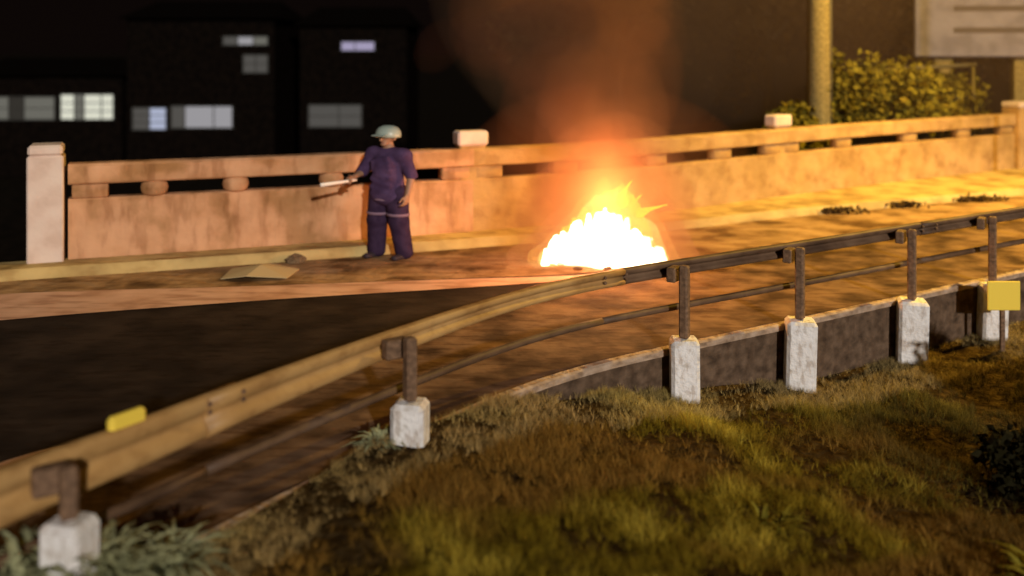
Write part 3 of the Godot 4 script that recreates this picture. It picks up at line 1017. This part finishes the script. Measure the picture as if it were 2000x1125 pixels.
func smoke() -> void:
	var grey := FogMaterial.new()
	grey.resource_name = "smoke_near"
	grey.albedo = Color(0.75, 0.52, 0.40)
	grey.density = 0.42
	var thin := FogMaterial.new()
	thin.resource_name = "smoke_thin"
	thin.albedo = Color(0.70, 0.48, 0.36)
	thin.density = 0.075
	var mid := FogMaterial.new()
	mid.resource_name = "smoke_middle"
	mid.albedo = Color(0.66, 0.50, 0.42)
	mid.density = 0.17
	var far := FogMaterial.new()
	far.resource_name = "smoke_far"
	far.albedo = Color(0.56, 0.46, 0.40)
	far.density = 0.06
	var t := thing("smoke", FIRE, "orange-lit smoke billowing up from the burning heap", "smoke")
	var puffs := [[0.0, 0.6, 0.05, 2.5, 1.8, 1.4, grey], [0.1, 0.85, 0.15, 2.6, 2.2, 1.6, mid], [0.1, 0.8, 0.0, 4.2, 3.0, 2.4, thin], [0.0, 1.6, -0.3, 1.8, 2.8, 1.4, mid], [-0.2, 2.0, -0.5, 2.4, 3.4, 1.8, thin], [0.0, 0.2, 0.3, 4.4, 1.5, 2.6, thin], [0.1, 0.1, 1.0, 2.4, 1.2, 1.8, mid], [0.1, 0.1, 1.6, 3.4, 1.2, 2.4, thin]]
	for k in 120:
		var f := pow(k / 119.0, 0.9)
		var r := (0.16 + 0.42 * f) * rng.randf_range(0.6, 1.4)
		var wide := 0.40 + 0.95 * f
		puffs.append([rng.randfn() * 0.5 * wide + sin(f * 6.0 + 0.6) * 0.28 - 0.35 * f, 0.75 + 2.9 * f + rng.randf_range(-0.2, 0.2), -0.1 - 0.9 * f + rng.randf_range(-0.4, 0.4), r * 2.4, r * 1.5, r * 1.7, grey if f < 0.28 else (mid if f < 0.45 else thin)])
	for q in puffs:
		var f := FogVolume.new()
		f.name = numbered("smoke_puff", t)
		f.shape = RenderingServer.FOG_VOLUME_SHAPE_ELLIPSOID
		f.size = Vector3(q[3], q[4], q[5])
		f.material = q[6]
		t.add_child(f, true)
		f.position = Vector3(q[0], q[1], q[2])
		f.rotation = Vector3(rng.randfn() * 0.3, rng.randf() * PI, rng.randfn() * 0.6)
	var b := thing("smoke_drift", Vector3(4.5, 0, -23), "thin brown smoke drifting over the bank behind the parapet", "smoke")
	for q in [[-1.0, 4.5, 0.0, 11.0, 9.0, 7.0], [4.0, 5.0, 1.0, 13.0, 10.0, 8.0], [-2.6, 3.2, 1.0, 6.0, 6.0, 5.0]]:
		var f := FogVolume.new()
		f.name = numbered("smoke_bank", b)
		f.shape = RenderingServer.FOG_VOLUME_SHAPE_ELLIPSOID
		f.size = Vector3(q[3], q[4], q[5])
		f.material = far
		b.add_child(f, true)
		f.position = Vector3(q[0], q[1], q[2])

# ---------------------------------------------------------------- people

func nets(bones: Array, cell: float, k: float) -> ArrayMesh:
	var lo := Vector3.ONE * 1e6
	var hi := -lo
	for b in bones:
		var r: float = maxf(b[2], b[3]) + cell * 2.0
		for p: Vector3 in [b[0], b[1]]:
			lo = lo.min(p - Vector3.ONE * r)
			hi = hi.max(p + Vector3.ONE * r)
	var nx := int((hi.x - lo.x) / cell) + 2
	var ny := int((hi.y - lo.y) / cell) + 2
	var nz := int((hi.z - lo.z) / cell) + 2
	var f := PackedFloat32Array()
	f.resize(nx * ny * nz)
	f.fill(0.5)
	for b in bones:
		var a: Vector3 = b[0]
		var e: Vector3 = b[1]
		var ra: float = b[2]
		var rb: float = b[3]
		var ab := e - a
		var l2 := maxf(ab.length_squared(), 1e-9)
		var m := maxf(ra, rb) + k + cell * 2.0
		var p0 := ((a.min(e) - Vector3.ONE * m - lo) / cell).floor()
		var p1 := ((a.max(e) + Vector3.ONE * m - lo) / cell).ceil()
		for z in range(maxi(0, int(p0.z)), mini(nz, int(p1.z) + 1)):
			for y in range(maxi(0, int(p0.y)), mini(ny, int(p1.y) + 1)):
				for x in range(maxi(0, int(p0.x)), mini(nx, int(p1.x) + 1)):
					var p := lo + Vector3(x, y, z) * cell
					var t := clampf((p - a).dot(ab) / l2, 0.0, 1.0)
					var d := p.distance_to(a + ab * t) - lerpf(ra, rb, t)
					var at := (z * ny + y) * nx + x
					var c := f[at]
					var h := maxf(k - absf(c - d), 0.0) / k
					f[at] = minf(c, d) - h * h * k * 0.25
	var verts := PackedVector3Array()
	var cells := PackedInt32Array()
	cells.resize(nx * ny * nz)
	cells.fill(-1)
	var off := [0, 1, nx, nx + 1, nx * ny, nx * ny + 1, nx * ny + nx, nx * ny + nx + 1]
	var edges := [[0, 1], [2, 3], [4, 5], [6, 7], [0, 2], [1, 3], [4, 6], [5, 7], [0, 4], [1, 5], [2, 6], [3, 7]]
	for z in nz - 1:
		for y in ny - 1:
			for x in nx - 1:
				var at := (z * ny + y) * nx + x
				var n := 0
				for o: int in off:
					if f[at + o] < 0: n += 1
				if n == 0 or n == 8: continue
				var sum := Vector3.ZERO
				var c := 0
				for e in edges:
					var va := f[at + int(off[e[0]])]
					var vb := f[at + int(off[e[1]])]
					if (va < 0) == (vb < 0): continue
					var t := va / (va - vb)
					var pa := Vector3(e[0] & 1, (e[0] >> 1) & 1, (e[0] >> 2) & 1)
					var pb := Vector3(e[1] & 1, (e[1] >> 1) & 1, (e[1] >> 2) & 1)
					sum += pa.lerp(pb, t)
					c += 1
				cells[at] = verts.size()
				verts.append(lo + (Vector3(x, y, z) + sum / c) * cell)
	var idx := PackedInt32Array()
	var ny_nx := nx * ny
	for z in range(1, nz - 1):
		for y in range(1, ny - 1):
			for x in range(1, nx - 1):
				var at := (z * ny + y) * nx + x
				var inside := f[at] < 0
				for ax in 3:
					var step: int = [1, nx, ny_nx][ax]
					if (f[at + step] < 0) == inside: continue
					var u: int = [nx, ny_nx, 1][ax]
					var v: int = [ny_nx, 1, nx][ax]
					var q := [cells[at - u - v], cells[at - v], cells[at], cells[at - u]]
					if q.has(-1): continue
					if inside: idx.append_array([q[0], q[2], q[1], q[0], q[3], q[2]])
					else: idx.append_array([q[0], q[1], q[2], q[0], q[2], q[3]])
	var nor := PackedVector3Array()
	nor.resize(verts.size())
	for i in range(0, idx.size(), 3):
		var n := (verts[idx[i + 2]] - verts[idx[i]]).cross(verts[idx[i + 1]] - verts[idx[i]])
		for j in 3: nor[idx[i + j]] += n
	for i in nor.size(): nor[i] = nor[i].normalized()
	var arr := []
	arr.resize(Mesh.ARRAY_MAX)
	arr[Mesh.ARRAY_VERTEX] = verts
	arr[Mesh.ARRAY_NORMAL] = nor
	arr[Mesh.ARRAY_INDEX] = idx
	var mesh := ArrayMesh.new()
	mesh.add_surface_from_arrays(Mesh.PRIMITIVE_TRIANGLES, arr)
	return mesh

func hand_bones(wrist: Vector3, fwd: Vector3, palm: Vector3, thumb: Vector3, curl: float) -> Array:
	# fwd along the hand, palm the way the palm faces, thumb the side the thumb is on
	var out := []
	var knuckle := wrist + fwd * 0.085
	for k in 4:
		var side := thumb * (0.030 - 0.020 * k)
		out.append([wrist + side * 0.6, knuckle + side, 0.016, 0.0125])
		var l: float = [0.070, 0.078, 0.072, 0.056][k]
		var p := knuckle + side
		var a := curl * 0.55
		for j in 3:
			var d := (fwd * cos(a) + palm * sin(a)).normalized()
			var e: Vector3 = p + d * l * [0.46, 0.32, 0.26][j]
			out.append([p, e, 0.0095 - 0.0008 * j, 0.0088 - 0.0008 * j])
			p = e
			a += curl * 0.85
	var tb := wrist + fwd * 0.025 + thumb * 0.024
	var tm := tb + (fwd * 0.55 + thumb * 0.75 + palm * 0.25).normalized() * 0.042
	var te := tm + (fwd * 0.8 + palm * 0.6 * curl + thumb * 0.15).normalized() * 0.05
	out.append([tb, tm, 0.014, 0.011])
	out.append([tm, te, 0.0105, 0.009])
	return out

func people() -> void:
	var pos := Vector3(-1.60, 0.0, -13.05)
	var t := thing("person", pos, "person in purple top, dark trousers and pale helmet before the parapet, holding a stick", "person", "", deg_to_rad(-34))
	t.scale = Vector3(1.42, 1.0, 1.25)
	# joints; the figure looks along its own +z
	var hipc := Vector3(0, 0.90, 0)
	var chest := Vector3(0, 1.22, 0.01)
	var neck := Vector3(0, 1.40, 0.0)
	var sh := [Vector3(-0.17, 1.35, 0), Vector3(0.17, 1.35, 0)]
	var el := [Vector3(-0.25, 1.10, 0.10), Vector3(0.245, 1.09, -0.03)]
	var wr := [Vector3(-0.19, 1.06, 0.335), Vector3(0.265, 0.86, 0.06)]
	var kn := [Vector3(-0.115, 0.49, 0.03), Vector3(0.12, 0.49, 0.0)]
	var an := [Vector3(-0.14, 0.085, 0.02), Vector3(0.14, 0.085, -0.05)]
	var hp := [Vector3(-0.09, 0.88, 0), Vector3(0.09, 0.88, 0)]
	var body := [[hipc, chest, 0.125, 0.13], [chest, neck, 0.125, 0.06], [sh[0], sh[1], 0.075, 0.075], [neck, Vector3(0, 1.50, 0.015), 0.055, 0.052]]
	for i in 2:
		body.append([sh[i], el[i], 0.052, 0.042])
		body.append([el[i], wr[i], 0.041, 0.027])
		body.append([hp[i], kn[i], 0.088, 0.058])
		body.append([kn[i], kn[i].lerp(an[i], 0.35) + Vector3(0, 0, -0.015), 0.056, 0.056])
		body.append([kn[i].lerp(an[i], 0.35) + Vector3(0, 0, -0.015), an[i], 0.055, 0.036])
		body.append([an[i] + Vector3(0, -0.045, -0.03), an[i] + Vector3(0, -0.05, 0.13), 0.036, 0.026])
	var s := SurfaceTool.new()
	s.begin(Mesh.PRIMITIVE_TRIANGLES)
	s.append_from(nets(body, 0.014, 0.035), 0, Transform3D())
	# head: skull, jaw, nose, ears, brow
	var hc := Vector3(0, 1.575, 0.02)
	s.append_from(nets([[hc + Vector3(0, 0.02, -0.015), hc + Vector3(0, 0.03, 0.015), 0.086, 0.08], [hc + Vector3(0, -0.03, 0.02), hc + Vector3(0, -0.085, 0.055), 0.062, 0.034], [hc + Vector3(0, -0.005, 0.088), hc + Vector3(0, -0.035, 0.108), 0.010, 0.014],
		[hc + Vector3(-0.078, 0.0, 0.0), hc + Vector3(-0.084, -0.03, 0.0), 0.016, 0.012], [hc + Vector3(0.078, 0.0, 0.0), hc + Vector3(0.084, -0.03, 0.0), 0.016, 0.012], [hc + Vector3(-0.035, 0.022, 0.076), hc + Vector3(0.035, 0.022, 0.076), 0.013, 0.013]], 0.006, 0.02), 0, Transform3D())
	var f0: Vector3 = (wr[0] - el[0]).normalized()
	s.append_from(nets(hand_bones(wr[0], f0, Vector3(0.9, 0.0, -0.1).normalized(), Vector3(0, 1, 0.1).normalized(), 1.25), 0.005, 0.008), 0, Transform3D())
	var f1: Vector3 = (wr[1] - el[1]).normalized()
	s.append_from(nets(hand_bones(wr[1], f1, Vector3(-1, 0, 0), Vector3(0, 0.1, 1).normalized(), 0.5), 0.005, 0.008), 0, Transform3D())
	put(s.commit(), "body", M.skin, t)
	var shirt := [[hipc + Vector3(0, -0.08, 0), chest, 0.150, 0.150], [chest, neck + Vector3(0, -0.015, 0), 0.145, 0.075], [sh[0], sh[1], 0.09, 0.09], [Vector3(-0.05, 0.84, 0), Vector3(0.05, 0.84, 0), 0.15, 0.15]]
	for i in 2: 
		shirt.append([sh[i], el[i], 0.074, 0.062])
		for c in 5:   # folds
			var y := 0.86 + 0.1 * c
			shirt.append([Vector3(-0.10 + 0.2 * i, y, 0.125), Vector3(rng.randf_range(-0.12, 0.12), y + rng.randf_range(0.03, 0.1), 0.135), 0.016, 0.012])
	put(nets(shirt, 0.014, 0.04), "shirt", M.shirt_cloth, t)
	var shorts := [[hipc, Vector3(0, 0.84, 0), 0.14, 0.14]]
	for i in 2: 
		shorts.append([hp[i] + Vector3(0, -0.02, 0), kn[i], 0.122, 0.098])
		shorts.append([kn[i], an[i] + Vector3(0, 0.0, -0.01), 0.098, 0.088])
	put(nets(shorts, 0.014, 0.03), "trousers", M.trouser_cloth, t)
	for i in 2:
		var b := begin(true)
		var c: Vector3 = hp[i].lerp(kn[i], 0.76)
		lathe(b, [[0.085, -0.02], [0.112, -0.015], [0.113, 0.018], [0.085, 0.022]], 20, c)
		build(b, "trouser_band", M.hem_cloth, t)
		b = SurfaceTool.new()
		b.begin(Mesh.PRIMITIVE_TRIANGLES)
		b.append_from(nets([[an[i] + Vector3(0, -0.040, -0.035), an[i] + Vector3(0, -0.045, 0.14), 0.043, 0.036], [an[i] + Vector3(0, -0.01, 0), an[i] + Vector3(0, -0.035, 0.02), 0.045, 0.042]], 0.008, 0.02), 0, Transform3D())
		put(b.commit(), "shoe", M.shoe, t)
	var h := begin(true)
	lathe(h, [[0.157, -0.16], [0.157, -0.135]], 24, Vector3(0, 0.93, 0))
	build(h, "shirt_hem", M.hem_cloth, t)
	# open-faced helmet with a peak
	h = begin(true)
	lathe(h, [[0.108, 0.0], [0.122, 0.0], [0.126, 0.03], [0.120, 0.08], [0.095, 0.125], [0.055, 0.15], [0.0, 0.158], [0.0, 0.148], [0.055, 0.14], [0.09, 0.115], [0.112, 0.07], [0.112, 0.02], [0.108, 0.0]], 28, hc + Vector3(0, -0.004, -0.012))
	var hm := build(h, "helmet", M.helmet_shell, t)
	h = begin()
	bx(h, hc + Vector3(0, 0.03, 0.125), Vector3(0.15, 0.012, 0.07), 0.005, Basis(Vector3.RIGHT, 0.25))
	build(h, "peak", M.helmet_shell, hm)
	for e: float in [-1.0, 1.0]:
		h = begin(true)
		tube(h, [hc + Vector3(e * 0.030, 0.0, 0.078), hc + Vector3(e * 0.030, 0.0, 0.091)], [0.012, 0.008], 10)
		build(h, "eye", M.eye, t)
	h = begin(true)
	tube(h, [hc + Vector3(-0.024, -0.066, 0.078), hc + Vector3(0, -0.066, 0.090), hc + Vector3(0.024, -0.066, 0.078)], [0.004, 0.008, 0.004], 8)
	build(h, "mouth", M.lip, t)
	# the pale stick in the outstretched hand
	hm.scale = Vector3.ONE
	var grip: Vector3 = wr[0] + f0 * 0.092 + Vector3(0.028, 0.0, 0.0)
	var along := Vector3(-0.12, -0.02, 1.0).normalized()
	var w: Transform3D = t.transform
	var st := begin(true)
	tube(st, [w * (grip - along * 0.09) - pos, w * (grip + along * 0.0) - pos, w * (grip + along * 0.36) - pos], [0.019, 0.019, 0.026], 12)
	var o := build(st, "stick", M.white_plastic)
	o.position = pos
	tag(o, "bright pale stick in the outstretched hand of the person", "stick")

# ---------------------------------------------------------------- litter

func litter() -> void:
	var s := begin()
	var g := [Vector3(-0.42, 0.0, 0.2), Vector3(-0.1, 0.05, 0.28), Vector3(0.36, 0.01, 0.2), Vector3(0.42, 0.03, -0.18), Vector3(0.05, 0.09, -0.25), Vector3(-0.4, 0.03, -0.2), Vector3(0, 0.12, 0)]
	for k in 6:
		tri(s, g[k], g[(k + 1) % 6], g[6])
		tri(s, g[k] + Vector3(0, -0.008, 0), g[6] + Vector3(0, -0.008, 0), g[(k + 1) % 6] + Vector3(0, -0.008, 0))
		quad(s, g[k], g[k] + Vector3(0, -0.008, 0), g[(k + 1) % 6] + Vector3(0, -0.008, 0), g[(k + 1) % 6])
	var o := build(s, "cardboard", M.card)
	o.position = Vector3(-3.0, 0.022, -12.0)
	tag(o, "crumpled tan sheet of cardboard lying on the shoulder above the pale strip", "cardboard")
	var spots := [[-2.75, 12.75, 0.11, "tan stone at the foot of the walkway left of the person"]]
	for q in spots:
		s = begin()
		var sp := SphereMesh.new()
		sp.radius = 1.0; sp.height = 2.0; sp.radial_segments = 9; sp.rings = 5
		var arr := sp.get_mesh_arrays()
		var v: PackedVector3Array = arr[Mesh.ARRAY_VERTEX]
		var idx: PackedInt32Array = arr[Mesh.ARRAY_INDEX]
		var nn := noise(0.9, 2, int(q[2] * 900))
		for i in idx:
			var p := v[i]
			s.add_vertex(p * Vector3(1.2, 0.6, 0.9) * float(q[2]) * (1.0 + 0.45 * nn.get_noise_3dv(p)))
		o = build(s, "stone", M.stone)
		o.position = Vector3(q[0], q[2] * 0.45, -q[1])
		tag(o, q[3], "stone", "stones lying along the shoulder")
	# yellow marker board at the right edge
	var t := thing("marker_board", Vector3(5.38, -0.6, -11.0), "small yellow marker board at the right edge behind the last posts", "marker")
	s = begin()
	bx(s, Vector3(0, 0.62, 0), Vector3(0.36, 0.32, 0.02), 0.008)
	build(s, "plate", M.reflector_yellow, t)
	s = begin()
	bx(s, Vector3(0, 0.36, -0.032), Vector3(0.05, 0.8, 0.04), 0.006)
	build(s, "stake", M.post_steel, t)

# ---------------------------------------------------------------- street lamp

func street_lamps() -> void:
	var base := Vector3(12.2, 0.0, -14.6)
	var t := thing("street_lamp", base, "street lamp with a warm sodium head beyond the right edge", "street lamp")
	var s := begin(true)
	tube(s, [Vector3(0, -1.0, 0), Vector3(0, 7.9, 0), Vector3(-0.5, 8.5, 0), Vector3(-1.9, 8.75, 0)], [0.09, 0.065, 0.05, 0.04], 12)
	build(s, "pole", M.lamp_metal, t)
	s = begin()
	bx(s, Vector3(-2.2, 8.77, 0), Vector3(0.7, 0.12, 0.26), 0.04)
	var h := build(s, "lamp_head", M.lamp_metal, t)
	s = begin()
	bx(s, Vector3(-2.2, 8.69, 0), Vector3(0.42, 0.03, 0.2), 0.01)
	build(s, "lamp_lens", M.lamp_lens, h)
	var l := SpotLight3D.new()
	l.name = "street_lamp_light"
	l.light_color = Color(1.0, 0.60, 0.085).linear_to_srgb()
	l.light_energy = 280.0
	l.light_size = 0.2
	l.spot_angle = 72.0
	l.spot_angle_attenuation = 0.6
	l.spot_range = 40.0
	l.spot_attenuation = 2.0
	l.shadow_enabled = true
	add_child(l)
	l.look_at_from_position(base + Vector3(-2.2, 8.64, 0), base + Vector3(-3.6, 0, -2.2), Vector3.FORWARD)
